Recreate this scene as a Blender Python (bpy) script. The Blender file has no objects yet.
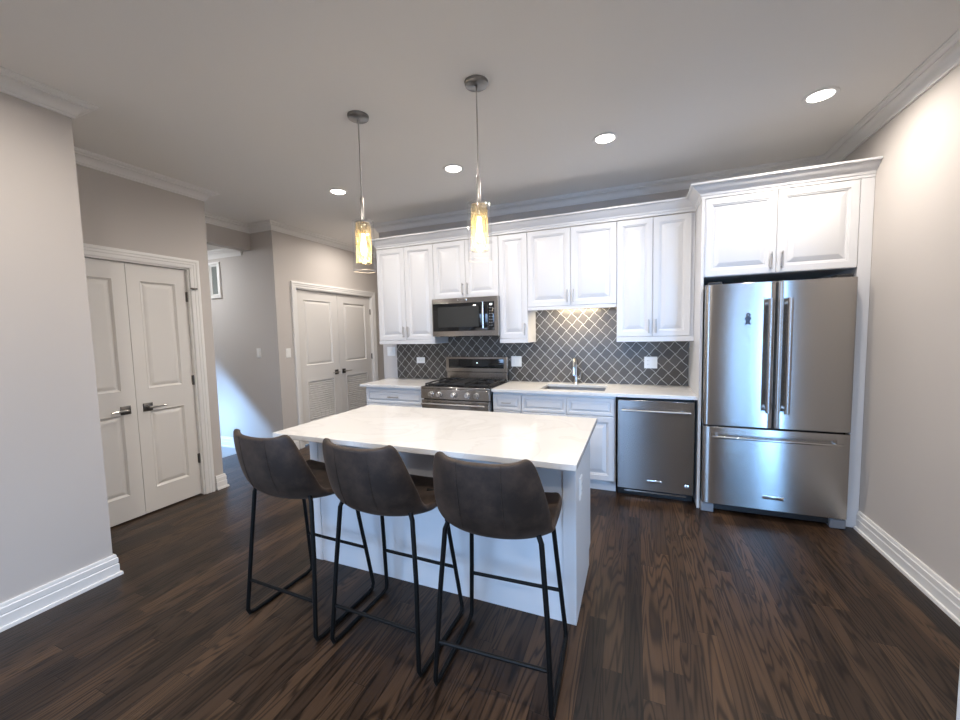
import bpy, bmesh, math, random
from mathutils import Vector, Matrix
S = bpy.context.scene
COL = S.collection
PI = math.pi

# ------------------------------------------------------------------ camera
cam_d = bpy.data.cameras.new('camera'); cam = bpy.data.objects.new('camera', cam_d); COL.objects.link(cam)
cam_d.sensor_width = 36.0; cam_d.sensor_fit = 'HORIZONTAL'; cam_d.lens = 386.947 / 960 * 36.0
cam_d.clip_start = 0.02; cam_d.clip_end = 100
_r = Vector((0.9266842, 0.3751736, -0.02238663)); _u = Vector((-0.00638423, 0.07526869, 0.99714285)); _f = Vector((-0.37578669, 0.9238936, -0.0721455))
_m = Matrix((( _r.x, _u.x, -_f.x, -0.4609), (_r.y, _u.y, -_f.y, -4.1792), (_r.z, _u.z, -_f.z, 1.4766), (0, 0, 0, 1)))
cam.matrix_world = _m
S.camera = cam

# ------------------------------------------------------------------ view, world, daylight
S.view_settings.view_transform = 'Standard'; S.view_settings.look = 'None'
S.view_settings.exposure = 0.25; S.view_settings.gamma = 1.0; S.view_settings.use_curve_mapping = False
S.cycles.use_denoising = True
S.cycles.max_bounces = 10; S.cycles.diffuse_bounces = 6; S.cycles.glossy_bounces = 5; S.cycles.transparent_max_bounces = 16
S.cycles.sample_clamp_indirect = 4.0; S.cycles.caustics_reflective = False; S.cycles.caustics_refractive = False
W = bpy.data.worlds.new('sky'); S.world = W; W.use_nodes = True
bg = W.node_tree.nodes['Background']; bg.inputs[1].default_value = 2.4
_n, _l = W.node_tree.nodes, W.node_tree.links
_tc = _n.new('ShaderNodeTexCoord'); _sx = _n.new('ShaderNodeSeparateXYZ'); _cr = _n.new('ShaderNodeValToRGB'); _mr = _n.new('ShaderNodeMapRange')
_l.new(_tc.outputs['Generated'], _sx.inputs[0]); _mr.inputs['From Min'].default_value = -1; _l.new(_sx.outputs[2], _mr.inputs['Value']); _l.new(_mr.outputs[0], _cr.inputs[0])
_cr.color_ramp.elements[0].position = .46; _cr.color_ramp.elements[0].color = (.10, .14, .20, 1)
_cr.color_ramp.elements[1].position = .52; _cr.color_ramp.elements[1].color = (.36, .62, 1.0, 1)
_l.new(_cr.outputs[0], bg.inputs[0])

def area(name, loc, direction, sx, sy, power, color, shape='RECTANGLE', spread=180):
    l = bpy.data.lights.new(name, 'AREA'); l.shape = shape; l.size = sx; l.size_y = sy; l.energy = power; l.color = color; l.spread = math.radians(spread)
    o = bpy.data.objects.new(name, l); COL.objects.link(o); o.location = loc
    o.rotation_euler = Vector(direction).to_track_quat('-Z', 'Y').to_euler()
    return o
DAY = (0.40, 0.62, 1.0)
area('daylight_door', (1.95, -4.60, 0.60), (-.45, 1, 0), 1.6, 3.4, 60, (.26, .54, 1.0), spread=75)
area('daylight_window', (-1.58, -6.80, 1.45), (0, 1, -.70), 2.3, 1.9, 64, DAY, spread=105)
area('daylight_stair', (-6.45, -2.3, 0.35), (0.9, 1.6, 0.05), 0.16, 0.16, 10, (.33, .58, 1.0), spread=62)
CAN_POWER, CAN_COLOR = 12.5, (1.0, 0.912, 0.825)

# ------------------------------------------------------------------ mesh helper
class MB:
    def __init__(s): s.v = []; s.f = []
    def add(s, vs, fs):
        o = len(s.v); s.v += [tuple(p) for p in vs]; s.f += [tuple(i + o for i in f) for f in fs]; return s
    def box(s, x0, x1, y0, y1, z0, z1):
        return s.add([(x0,y0,z0),(x1,y0,z0),(x1,y1,z0),(x0,y1,z0),(x0,y0,z1),(x1,y0,z1),(x1,y1,z1),(x0,y1,z1)],
                     [(0,3,2,1),(4,5,6,7),(0,1,5,4),(1,2,6,5),(2,3,7,6),(3,0,4,7)])
    def tube(s, pts, r, n=12, closed=False):
        P = [Vector(p) for p in pts]; N = len(P); R = r if isinstance(r, (list, tuple)) else [r] * N
        up = None; rings = []
        for i in range(N):
            if closed: t = (P[(i+1) % N] - P[i-1]).normalized()
            else: t = (P[min(i+1, N-1)] - P[max(i-1, 0)]).normalized()
            if up is None:
                a = Vector((0,0,1)) if abs(t.z) < .9 else Vector((1,0,0))
                up = (a - t * a.dot(t)).normalized()
            else: up = (up - t * up.dot(t)).normalized()
            w = t.cross(up)
            rings.append([P[i] + (up * math.cos(2*PI*k/n) + w * math.sin(2*PI*k/n)) * R[i] for k in range(n)])
        vs = [p for g in rings for p in g]; fs = []
        for i in range(N if closed else N - 1):
            j = (i + 1) % N
            for k in range(n): fs.append((i*n+k, i*n+(k+1) % n, j*n+(k+1) % n, j*n+k))
        if not closed: fs.append(tuple(range(n))[::-1]); fs.append(tuple((N-1)*n + k for k in range(n)))
        return s.add(vs, fs)
    def lathe(s, prof, c=(0,0,0), axis='z', n=28, caps=True):
        vs = []; fs = []
        for r, h in prof:
            for k in range(n):
                a = 2*PI*k/n; x, y = r*math.cos(a), r*math.sin(a)
                p = {'z': (x, y, h), 'y': (x, h, y), 'x': (h, x, y)}[axis]
                vs.append((p[0]+c[0], p[1]+c[1], p[2]+c[2]))
        m = len(prof)
        for i in range(m-1):
            for k in range(n): fs.append((i*n+k, i*n+(k+1) % n, (i+1)*n+(k+1) % n, (i+1)*n+k))
        if caps:
            if prof[0][0] > 1e-6: fs.append(tuple(range(n))[::-1])
            if prof[-1][0] > 1e-6: fs.append(tuple((m-1)*n+k for k in range(n)))
        return s.add(vs, fs)
    def rings(s, a0, a1, b0, b1, prof, T, fill=True):
        # stepped rectangular rings: prof = [(inset, height toward viewer)]
        vs = []; fs = []
        for i, h in prof:
            vs += [T(a0+i, b0+i, h), T(a1-i, b0+i, h), T(a1-i, b1-i, h), T(a0+i, b1-i, h)]
        for k in range(len(prof)-1):
            for q in range(4): fs.append((k*4+q, k*4+(q+1) % 4, (k+1)*4+(q+1) % 4, (k+1)*4+q))
        if fill: n = (len(prof)-1)*4; fs.append((n, n+1, n+2, n+3))
        return s.add(vs, fs)
    def sweep(s, prof, path, T, caps=True):
        # prof = [(lateral, height)], path = [(a,b)] in a plane; lateral is to the LEFT of travel
        n = len(path); m = len(prof); vs = []; fs = []
        for i in range(n):
            p = Vector(path[i]); d0 = d1 = None
            if i > 0: d0 = (p - Vector(path[i-1])).normalized()
            if i < n-1: d1 = (Vector(path[i+1]) - p).normalized()
            d0 = d0 or d1; d1 = d1 or d0
            n0 = Vector((-d0.y, d0.x)); n1 = Vector((-d1.y, d1.x))
            mi = n0 + n1; mi = mi / (mi.dot(n0) if abs(mi.dot(n0)) > 1e-6 else 1)
            for l, h in prof: q = p + mi * l; vs.append(T(q.x, q.y, h))
        for i in range(n-1):
            for k in range(m): k2 = (k+1) % m; fs.append((i*m+k, (i+1)*m+k, (i+1)*m+k2, i*m+k2))
        if caps: fs.append(tuple(range(m))); fs.append(tuple((n-1)*m+k for k in range(m))[::-1])
        return s.add(vs, fs)
    def prism(s, poly, T, h0, h1):
        n = len(poly); vs = [T(a, b, h0) for a, b in poly] + [T(a, b, h1) for a, b in poly]
        fs = [tuple(range(n))[::-1], tuple(range(n, 2*n))] + [(k, (k+1) % n, n+(k+1) % n, n+k) for k in range(n)]
        return s.add(vs, fs)

TXY = lambda a, b, h: (a, b, h)
def TF(y): return lambda a, b, h: (a, y - h, b)        # plane facing -Y
def TR(x): return lambda a, b, h: (x + h, a, b)        # plane facing +X
def wpos(o):
    p = Vector((0,0,0))
    while o is not None: p += o.location; o = o.parent
    return p
def obj(name, mb, mat, parent=None, bevel=0, smooth=35, origin=None):
    me = bpy.data.meshes.new(name)
    if parent is not None: off = wpos(parent)
    elif origin is not None: off = Vector(origin)
    else: off = Vector((0,0,0))
    me.from_pydata([Vector(p) - off for p in mb.v], [], mb.f); me.validate()
    b = bmesh.new(); b.from_mesh(me); bmesh.ops.recalc_face_normals(b, faces=b.faces); b.to_mesh(me); b.free()
    me.materials.append(mat)
    if smooth:
        for p in me.polygons: p.use_smooth = True
        me.set_sharp_from_angle(angle=math.radians(smooth))
    o = bpy.data.objects.new(name, me); COL.objects.link(o)
    if parent is not None: o.parent = parent
    else: o.location = off
    if bevel:
        m = o.modifiers.new('bevel', 'BEVEL'); m.width = bevel; m.segments = 2; m.limit_method = 'ANGLE'; m.angle_limit = math.radians(50)
    return o
def tag(o, label, cat, group=None):
    o['label'] = label; o['category'] = cat
    if group: o['group'] = group
    return o
def thing(name, loc, label, cat, group=None):
    o = bpy.data.objects.new(name, None); COL.objects.link(o); o.location = loc; o.empty_display_size = .1
    return tag(o, label, cat, group)
def struct(name, mb, mat, parent=None, **k):
    o = obj(name, mb, mat, parent, **k)
    if parent is None: o['kind'] = 'structure'
    return o
def sempty(name, loc):
    o = bpy.data.objects.new(name, None); COL.objects.link(o); o.location = loc; o['kind'] = 'structure'; return o
def lab(o, t): o['label'] = t; return o
def dup(root, loc, label=None, rz=None):
    r = root.copy(); COL.objects.link(r); r.location = loc
    if label: r['label'] = label
    if rz is not None: r.rotation_euler.z = rz
    for ch in list(root.children):
        c = ch.copy(); COL.objects.link(c); c.parent = r
        for g in ch.children: d = g.copy(); COL.objects.link(d); d.parent = c
    return r

# ------------------------------------------------------------------ materials
def newmat(name):
    m = bpy.data.materials.new(name); m.use_nodes = True
    return m, m.node_tree, m.node_tree.nodes['Principled BSDF']
def pmat(name, color, rough=.5, metal=0, bump=0, bscale=200, spec=.5, coat=0, mottled=0, mscale=6):
    m, t, p = newmat(name); N = t.nodes; L = t.links
    p.inputs['Base Color'].default_value = (*color, 1); p.inputs['Roughness'].default_value = rough; p.inputs['Metallic'].default_value = metal
    p.inputs['Specular IOR Level'].default_value = spec; p.inputs['Coat Weight'].default_value = coat
    tc = N.new('ShaderNodeTexCoord')
    if mottled:
        n = N.new('ShaderNodeTexNoise'); n.inputs['Scale'].default_value = mscale; n.inputs['Detail'].default_value = 4
        L.new(tc.outputs['Object'], n.inputs['Vector'])
        h = N.new('ShaderNodeMix'); h.data_type = 'RGBA'
        h.inputs[6].default_value = (*[c*(1-mottled) for c in color], 1); h.inputs[7].default_value = (*[min(1, c*(1+mottled)) for c in color], 1)
        L.new(n.outputs[0], h.inputs[0]); L.new(h.outputs[2], p.inputs['Base Color'])
    if bump:
        n2 = N.new('ShaderNodeTexNoise'); n2.inputs['Scale'].default_value = bscale; n2.inputs['Detail'].default_value = 2
        L.new(tc.outputs['Object'], n2.inputs['Vector'])
        b = N.new('ShaderNodeBump'); b.inputs['Strength'].default_value = bump; b.inputs['Distance'].default_value = .002
        L.new(n2.outputs[0], b.inputs['Height']); L.new(b.outputs[0], p.inputs['Normal'])
    return m
def steel(name, color, rough, aniso, rot=0.0):
    m, t, p = newmat(name); N = t.nodes; L = t.links
    p.inputs['Metallic'].default_value = 1; p.inputs['Base Color'].default_value = (*color, 1)
    p.inputs['Anisotropic'].default_value = aniso; p.inputs['Anisotropic Rotation'].default_value = rot
    tg = N.new('ShaderNodeTangent'); tg.direction_type = 'RADIAL'; tg.axis = 'Z'; L.new(tg.outputs[0], p.inputs['Tangent'])
    tc = N.new('ShaderNodeTexCoord'); mp = N.new('ShaderNodeMapping'); mp.inputs['Scale'].default_value = (3, 3, 900)
    n = N.new('ShaderNodeTexNoise'); n.inputs['Scale'].default_value = 1; n.inputs['Detail'].default_value = 1
    L.new(tc.outputs['Object'], mp.inputs[0]); L.new(mp.outputs[0], n.inputs['Vector'])
    r = N.new('ShaderNodeMapRange'); r.inputs['To Min'].default_value = rough*.97; r.inputs['To Max'].default_value = rough*1.03
    L.new(n.outputs[0], r.inputs['Value']); L.new(r.outputs[0], p.inputs['Roughness'])
    return m
M = {}
M['wall'] = pmat('greige_paint', (.56, .525, .495), .75, bump=.05, bscale=350, spec=.3)
M['ceiling'] = pmat('ceiling_paint', (.82, .805, .78), .85, bump=.04, bscale=300, spec=.2)
M['trim'] = pmat('white_trim_paint', (.80, .79, .77), .38)
M['door'] = pmat('door_paint', (.74, .72, .69), .42)
M['cab'] = pmat('cabinet_paint', (.70, .70, .705), .36)
M['steel'] = steel('brushed_steel', (.42, .405, .39), .24, .96, .25)
M['steel_dark'] = steel('dark_brushed_steel', (.27, .268, .268), .25, .96, .25)
M['chrome'] = pmat('polished_steel', (.78, .78, .79), .14, 1)
M['nickel'] = pmat('satin_nickel', (.50, .48, .46), .28, 1)
M['handle'] = pmat('bright_handle_steel', (.82, .81, .80), .26, 1)
M['canopy'] = pmat('dark_satin_nickel', (.26, .255, .25), .32, 1)
M['rim'] = pmat('polished_glass_rim', (.75, .76, .76), .1, spec=.8)
M['bronze'] = pmat('dark_hinge_metal', (.16, .15, .14), .35, 1)
M['black'] = pmat('black_gap', (.012, .012, .013), .5)
M['blackglass'] = pmat('black_glass', (.010, .011, .012), .06, spec=.6)
M['enamel'] = pmat('black_enamel', (.014, .014, .015), .25)
M['iron'] = pmat('cast_iron', (.018, .018, .019), .55, bump=.2, bscale=400)
M['blackmetal'] = pmat('black_powdercoat', (.006, .0058, .0056), .5, spec=.16, bump=.05, bscale=600)
M['plastic'] = pmat('white_plastic', (.82, .82, .80), .35)
M['slot'] = pmat('outlet_slot', (.05, .05, .05), .6)
M['sinksteel'] = pmat('sink_steel', (.17, .155, .14), .38, 1)
M['grayfoot'] = pmat('gray_plastic', (.22, .23, .25), .5)
M['darkmark'] = pmat('dark_pewter', (.05, .055, .07), .4, .6)

def quartz():
    m, t, p = newmat('white_quartz'); N = t.nodes; L = t.links
    tc = N.new('ShaderNodeTexCoord'); n = N.new('ShaderNodeTexNoise'); n.inputs['Scale'].default_value = 2.2; n.inputs['Detail'].default_value = 6; n.inputs['Distortion'].default_value = 1.4
    L.new(tc.outputs['Object'], n.inputs['Vector'])
    r = N.new('ShaderNodeValToRGB'); e = r.color_ramp.elements
    e[0].position = .47; e[0].color = (.76, .75, .73, 1); e[1].position = .53; e[1].color = (.78, .77, .75, 1)
    q = r.color_ramp.elements.new(.5); q.color = (.72, .705, .685, 1)
    L.new(n.outputs[0], r.inputs[0]); L.new(r.outputs[0], p.inputs['Base Color'])
    p.inputs['Roughness'].default_value = .10
    return m
M['quartz'] = quartz()

def wood_floor():
    m, t, p = newmat('dark_oak_floor'); N = t.nodes; L = t.links
    def math_(op, a, b=None, c=None):
        n = N.new('ShaderNodeMath'); n.operation = op
        for i, x in enumerate((a, b, c)):
            if x is None: continue
            if isinstance(x, (int, float)): n.inputs[i].default_value = x
            else: L.new(x, n.inputs[i])
        return n.outputs[0]
    tc = N.new('ShaderNodeTexCoord'); sp = N.new('ShaderNodeSeparateXYZ'); L.new(tc.outputs['Object'], sp.inputs[0])
    x, y = sp.outputs[0], sp.outputs[1]
    PW, PL = .083, .95
    xi = math_('DIVIDE', math_('ADD', x, 20.017), PW); row = math_('FLOOR', xi); fx = math_('FRACT', xi)
    wn = N.new('ShaderNodeTexWhiteNoise'); wn.noise_dimensions = '1D'; L.new(row, wn.inputs['W'])
    yo = math_('ADD', math_('DIVIDE', y, PL), math_('MULTIPLY', wn.outputs[0], 7.31)); yo = math_('ADD', yo, 50)
    seg = math_('FLOOR', yo); fy = math_('FRACT', yo)
    cb = N.new('ShaderNodeCombineXYZ'); L.new(row, cb.inputs[0]); L.new(seg, cb.inputs[1])
    w2 = N.new('ShaderNodeTexWhiteNoise'); w2.noise_dimensions = '2D'; L.new(cb.outputs[0], w2.inputs['Vector'])
    rnd = w2.outputs[0]
    # grain coordinates, one cut of oak per plank
    gx = math_('ADD', x, math_('MULTIPLY', rnd, 13.0)); gy = math_('ADD', y, math_('MULTIPLY', rnd, 31.0))
    def noise(sx, sy, scale, detail, dist=0):
        c = N.new('ShaderNodeCombineXYZ'); L.new(math_('MULTIPLY', gx, sx), c.inputs[0]); L.new(math_('MULTIPLY', gy, sy), c.inputs[1])
        n = N.new('ShaderNodeTexNoise'); n.inputs['Scale'].default_value = scale; n.inputs['Detail'].default_value = detail; n.inputs['Distortion'].default_value = dist
        L.new(c.outputs[0], n.inputs['Vector']); return n.outputs[0]
    big = noise(10, .8, 1.0, 2.0, .35)
    ringv = math_('SINE', math_('MULTIPLY', big, 82)); ringv = math_('POWER', math_('ADD', math_('MULTIPLY', ringv, .5), .5), 3.0)
    fine = noise(150, 4, 1.0, 3)
    tone = N.new('ShaderNodeValToRGB'); e = tone.color_ramp.elements
    e[0].position = 0; e[0].color = (.0135, .0082, .0054, 1); e[1].position = 1; e[1].color = (.056, .0315, .0170, 1)
    k = tone.color_ramp.elements.new(.5); k.color = (.030, .0172, .0100, 1)
    L.new(rnd, tone.inputs[0])
    g = math_('SUBTRACT', 1.42, math_('MULTIPLY', ringv, 1.0)); g = math_('MULTIPLY', g, math_('ADD', .68, math_('MULTIPLY', fine, .72)))
    edge = math_('MINIMUM', math_('MINIMUM', fx, math_('SUBTRACT', 1, fx)), math_('MULTIPLY', math_('MINIMUM', fy, math_('SUBTRACT', 1, fy)), PL/PW))
    em = N.new('ShaderNodeMapRange'); em.inputs['From Min'].default_value = .004; em.inputs['From Max'].default_value = .022; em.inputs['To Min'].default_value = .35; L.new(edge, em.inputs['Value'])
    g = math_('MULTIPLY', g, em.outputs[0])
    mx = N.new('ShaderNodeVectorMath'); mx.operation = 'SCALE'; L.new(tone.outputs[0], mx.inputs[0]); L.new(g, mx.inputs['Scale'])
    L.new(mx.outputs[0], p.inputs['Base Color'])
    rr = N.new('ShaderNodeMapRange'); rr.inputs['To Min'].default_value = .24; rr.inputs['To Max'].default_value = .40; L.new(fine, rr.inputs['Value']); L.new(rr.outputs[0], p.inputs['Roughness'])
    b = N.new('ShaderNodeBump'); b.inputs['Strength'].default_value = .22; b.inputs['Distance'].default_value = .0015
    L.new(math_('MULTIPLY', g, 1), b.inputs['Height']); L.new(b.outputs[0], p.inputs['Normal'])
    p.inputs['Specular IOR Level'].default_value = .26
    return m
M['floor'] = wood_floor()

def tile():
    m, t, p = newmat('arabesque_tile'); N = t.nodes; L = t.links
    def mt(op, a, b=None):
        n = N.new('ShaderNodeMath'); n.operation = op
        for i, x in enumerate((a, b)):
            if x is None: continue
            if isinstance(x, (int, float)): n.inputs[i].default_value = x
            else: L.new(x, n.inputs[i])
        return n.outputs[0]
    tc = N.new('ShaderNodeTexCoord'); sp = N.new('ShaderNodeSeparateXYZ'); L.new(tc.outputs['Object'], sp.inputs[0])
    a = mt('DIVIDE', mt('ADD', sp.outputs[0], .754 + .1155*40), .1155); c = mt('DIVIDE', mt('SUBTRACT', sp.outputs[2], 1.159 - .1235*20), .1235)
    u = mt('ADD', a, c); v = mt('ADD', mt('SUBTRACT', a, c), 40)
    u2 = mt('ADD', u, mt('MULTIPLY', mt('SINE', mt('MULTIPLY', v, 2*PI)), .030))
    v2 = mt('ADD', v, mt('MULTIPLY', mt('SINE', mt('MULTIPLY', u, 2*PI)), -.030))
    def d(q): f = mt('FRACT', q); return mt('MINIMUM', f, mt('SUBTRACT', 1, f))
    e = mt('MINIMUM', d(u2), d(v2))
    mr = N.new('ShaderNodeMapRange'); mr.inputs['From Min'].default_value = .014; mr.inputs['From Max'].default_value = .030; L.new(e, mr.inputs['Value'])
    cb = N.new('ShaderNodeCombineXYZ'); L.new(mt('FLOOR', u2), cb.inputs[0]); L.new(mt('FLOOR', v2), cb.inputs[1])
    wn = N.new('ShaderNodeTexWhiteNoise'); wn.noise_dimensions = '2D'; L.new(cb.outputs[0], wn.inputs['Vector'])
    rp = N.new('ShaderNodeMix'); rp.data_type = 'RGBA'; rp.inputs[6].default_value = (.064, .056, .046, 1); rp.inputs[7].default_value = (.098, .087, .074, 1); L.new(wn.outputs[0], rp.inputs[0])
    mx = N.new('ShaderNodeMix'); mx.data_type = 'RGBA'; mx.inputs[6].default_value = (.62, .60, .56, 1); L.new(rp.outputs[2], mx.inputs[7]); L.new(mr.outputs[0], mx.inputs[0])
    L.new(mx.outputs[2], p.inputs['Base Color'])
    ro = N.new('ShaderNodeMapRange'); ro.inputs['To Min'].default_value = .8; ro.inputs['To Max'].default_value = .28; L.new(mr.outputs[0], ro.inputs['Value']); L.new(ro.outputs[0], p.inputs['Roughness'])
    b = N.new('ShaderNodeBump'); b.inputs['Strength'].default_value = .5; b.inputs['Distance'].default_value = .002; L.new(mr.outputs[0], b.inputs['Height']); L.new(b.outputs[0], p.inputs['Normal'])
    return m
M['tile'] = tile()

def suede():
    m, t, p = newmat('brown_suede'); N = t.nodes; L = t.links
    tc = N.new('ShaderNodeTexCoord'); n = N.new('ShaderNodeTexNoise'); n.inputs['Scale'].default_value = 9; n.inputs['Detail'].default_value = 6; n.inputs['Roughness'].default_value = .65
    L.new(tc.outputs['Object'], n.inputs['Vector'])
    r = N.new('ShaderNodeValToRGB'); e = r.color_ramp.elements
    e[0].position = .40; e[0].color = (.018, .0108, .0068, 1); e[1].position = .63; e[1].color = (.052, .0325, .0220, 1)
    L.new(n.outputs[0], r.inputs[0]); L.new(r.outputs[0], p.inputs['Base Color'])
    p.inputs['Roughness'].default_value = .62; p.inputs['Sheen Weight'].default_value = .10; p.inputs['Sheen Roughness'].default_value = .4; p.inputs['Sheen Tint'].default_value = (.6, .45, .35, 1)
    n2 = N.new('ShaderNodeTexNoise'); n2.inputs['Scale'].default_value = 160; L.new(tc.outputs['Object'], n2.inputs['Vector'])
    b = N.new('ShaderNodeBump'); b.inputs['Strength'].default_value = .15; b.inputs['Distance'].default_value = .002; L.new(n2.outputs[0], b.inputs['Height']); L.new(b.outputs[0], p.inputs['Normal'])
    return m
M['suede'] = suede()

def glass(name, tint=(1,1,1), textured=False):
    m, t, p = newmat(name); N = t.nodes; L = t.links; N.remove(p)
    out = N['Material Output']; tr = N.new('ShaderNodeBsdfTransparent'); tr.inputs[0].default_value = (*tint, 1)
    gl = N.new('ShaderNodeBsdfGlossy'); gl.inputs['Roughness'].default_value = .04
    lw = N.new('ShaderNodeLayerWeight'); lw.inputs['Blend'].default_value = .5
    pw = N.new('ShaderNodeMath'); pw.operation = 'POWER'; pw.inputs[1].default_value = 3.5; L.new(lw.outputs['Facing'], pw.inputs[0])
    sc_ = N.new('ShaderNodeMath'); sc_.operation = 'MULTIPLY_ADD'; sc_.inputs[1].default_value = .75; sc_.inputs[2].default_value = .03; L.new(pw.outputs[0], sc_.inputs[0])
    mx = N.new('ShaderNodeMixShader'); L.new(sc_.outputs[0], mx.inputs[0]); L.new(tr.outputs[0], mx.inputs[1]); L.new(gl.outputs[0], mx.inputs[2])
    last = mx
    if textured:
        tl = N.new('ShaderNodeBsdfTranslucent'); tl.inputs[0].default_value = (.95, .80, .52, 1)
        tc = N.new('ShaderNodeTexCoord'); mp = N.new('ShaderNodeMapping'); mp.inputs['Scale'].default_value = (60, 60, 14); n = N.new('ShaderNodeTexNoise'); n.inputs['Scale'].default_value = 1; n.inputs['Detail'].default_value = 3; n.inputs['Distortion'].default_value = 1.2
        L.new(tc.outputs['Object'], mp.inputs[0]); L.new(mp.outputs[0], n.inputs['Vector'])
        r = N.new('ShaderNodeMapRange'); r.inputs['From Min'].default_value = .35; r.inputs['From Max'].default_value = .65; r.inputs['To Min'].default_value = .06; r.inputs['To Max'].default_value = .42; L.new(n.outputs[0], r.inputs['Value'])
        m2 = N.new('ShaderNodeMixShader'); L.new(r.outputs[0], m2.inputs[0]); L.new(mx.outputs[0], m2.inputs[1]); L.new(tl.outputs[0], m2.inputs[2]); last = m2
    L.new(last.outputs[0], out.inputs[0]); return m
M['glass'] = glass('clear_glass')
M['amber'] = glass('crackled_glass', (1, .95, .85), True)
def emit(name, color, strength):
    m, t, p = newmat(name); p.inputs['Base Color'].default_value = (*color, 1); p.inputs['Emission Color'].default_value = (*color, 1); p.inputs['Emission Strength'].default_value = strength; return m
M['lens'] = emit('lit_lens', (1, .93, .85), 14)
M['bulb'] = emit('lit_bulb', (1, .70, .32), 16)
M['led'] = emit('lit_strip', (1, .85, .62), 6)
M['pane'] = pmat('gray_window_glass', (.20, .22, .21), .12, spec=.5)

# ------------------------------------------------------------------ the setting
H, RW = 2.85, 1.03
XL1, YL1 = -3.498, -2.894          # near left wall
XL2, YL2 = -4.254, -1.674          # closet wall
XL3, Y3 = -4.565, -0.685           # hall wall with double door; wall beside the stair
XK = -3.51                         # left end of the kitchen back wall
struct('floor', MB().box(-5.19, 1.2, -6.75, 2.32, -.12, 0), M['floor'])
struct('floor_stair', MB().box(-7.1, -5.19, -3.0, -.56, -1.5, -1.38), M['floor'])
struct('ceiling', MB().box(-7.1, 1.2, -6.75, 2.32, H, H + .1), M['ceiling'])
struct('wall_back', MB().box(XK, 1.15, 0, .12, 0, H).box(XK, XK + .12, .12, 2.2, 0, H), M['wall'])
struct('wall_hall_end', MB().box(XL3 - .12, XK, 2.2, 2.32, 0, H), M['wall'])
struct('wall_right', MB().box(RW, RW + .12, -2.5, 0, 0, H).box(RW, RW + .12, -6.75, -4.02, 0, H).box(RW, RW + .12, -4.02, -2.5, 2.08, H), M['wall'])
struct('wall_rear', MB().box(XL1 - .12, -2.73, -6.75, -6.63, 0, H).box(-.43, RW, -6.75, -6.63, 0, H).box(-2.73, -.43, -6.75, -6.63, 0, .4).box(-2.73, -.43, -6.75, -6.63, 2.3, H), M['wall'])
struct('wall_left', MB().box(XL1 - .12, XL1, -6.75, YL1, 0, H).box(-4.98, XL1 - .12, YL1 - .12, YL1, 0, H), M['wall'])
D0, D1, DZ = -2.785, -1.855, 2.113
struct('wall_closet', MB().box(XL2 - .12, XL2, YL1, D0, 0, H).box(XL2 - .12, XL2, D1, YL2, 0, H).box(XL2 - .12, XL2, D0, D1, DZ, H)
       .box(-4.98, XL2 - .12, YL2 - .12, YL2, 0, H).box(-4.98, -4.90, YL1, YL2 - .12, 0, H), M['wall'])
E0, E1, EZ = -.375, 1.17, 2.10
struct('wall_hall', MB().box(XL3 - .12, XL3, Y3, E0, 0, H).box(XL3 - .12, XL3, E1, 2.2, 0, H).box(XL3 - .12, XL3, E0, E1, EZ, H).box(-5.5, XL3 - .12, .9, 1.0, 0, H), M['wall'])
struct('wall_stair', MB().box(-7.1, XL3 - .12, Y3, Y3 + .12, -1.38, H).box(-7.1, -6.98, -3.0, Y3, -1.38, H).box(-6.98, -4.98, -3.0, -2.88, -1.38, H).box(-5.2, -5.19, -2.88, Y3, -1.38, -.12), M['wall'])
struct('header', MB().box(-5.06, -4.94, YL2, Y3, 2.555, H), M['wall'])
struct('ceiling_stair', MB().box(-6.98, -5.06, -2.88, Y3, 2.60, 2.70), M['ceiling'])
# unseen slab added as a blocker; its sloped lower edge cuts the stair daylight
Lp = Vector((-6.45, -2.3, .35)); A = Vector((-5.664, Y3, 1.085)); B = Vector((-4.782, Y3, .289)); k = .50
A2, B2 = A + (Lp - A) * k, B + (Lp - B) * k; dA = (A2 - B2).normalized()
A3, B3 = A2 + dA * .35, B2 - dA * .10
mb = MB(); up = Vector((0, 0, .85)); th = Vector((0, -.10, 0))
mb.add([A3, B3, B3 + up, A3 + up, A3 + th, B3 + th, B3 + up + th, A3 + up + th], [(0,1,2,3),(7,6,5,4),(0,4,5,1),(1,5,6,2),(2,6,7,3),(3,7,4,0)])
struct('stair_light_blocker', mb, M['trim'])

CROWN = [(0,-.088),(.013,-.088),(.013,-.077),(.019,-.073),(.022,-.062),(.032,-.046),(.046,-.034),(.060,-.029),(.064,-.029),(.064,-.021),(.076,-.019),(.086,-.013),(.088,-.009),(.096,-.009),(.096,0),(0,0)]
def crown(name, path, z=H): struct(name, MB().sweep(CROWN, path, lambda a, b, h: (a, b, z + h)), M['trim'], smooth=40)
# travel so that the room lies to the left of the path
crown('trim_1', [(XK, .6), (XK, 0), (RW, 0), ][::-1] and [(RW, -6.6), (RW, 0), (XK, 0), (XK, 2.2)])
crown('trim_2', [(XL3, 2.2), (XL3, Y3), (-4.94, Y3), (-4.94, YL2), (XL2, YL2), (XL2, YL1), (XL1, YL1), (XL1, -6.6)])
crown('trim_3', [(-5.10, Y3), (-6.95, Y3)], 2.60)
BASE = [(0,.135),(.010,.135),(.013,.128),(.013,.116),(.018,.112),(.018,.082),(.015,.078),(.020,.072),(.020,.020),(.030,.018),(.032,.004),(.032,0),(0,0)]
def base(name, path): struct(name, MB().sweep(BASE, path, TXY), M['trim'], smooth=30)
base('baseboard_right', [(RW, -2.42), (RW, -.672)])
base('baseboard_left', [(XL2, YL1), (XL1, YL1), (XL1, -6.6)])
base('baseboard_closet', [(-4.90, YL2), (XL2, YL2), (XL2, D1 + .10)])
base('baseboard_hall', [(XL3, E0 - .10), (XL3, Y3), (-5.19, Y3)])
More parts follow.
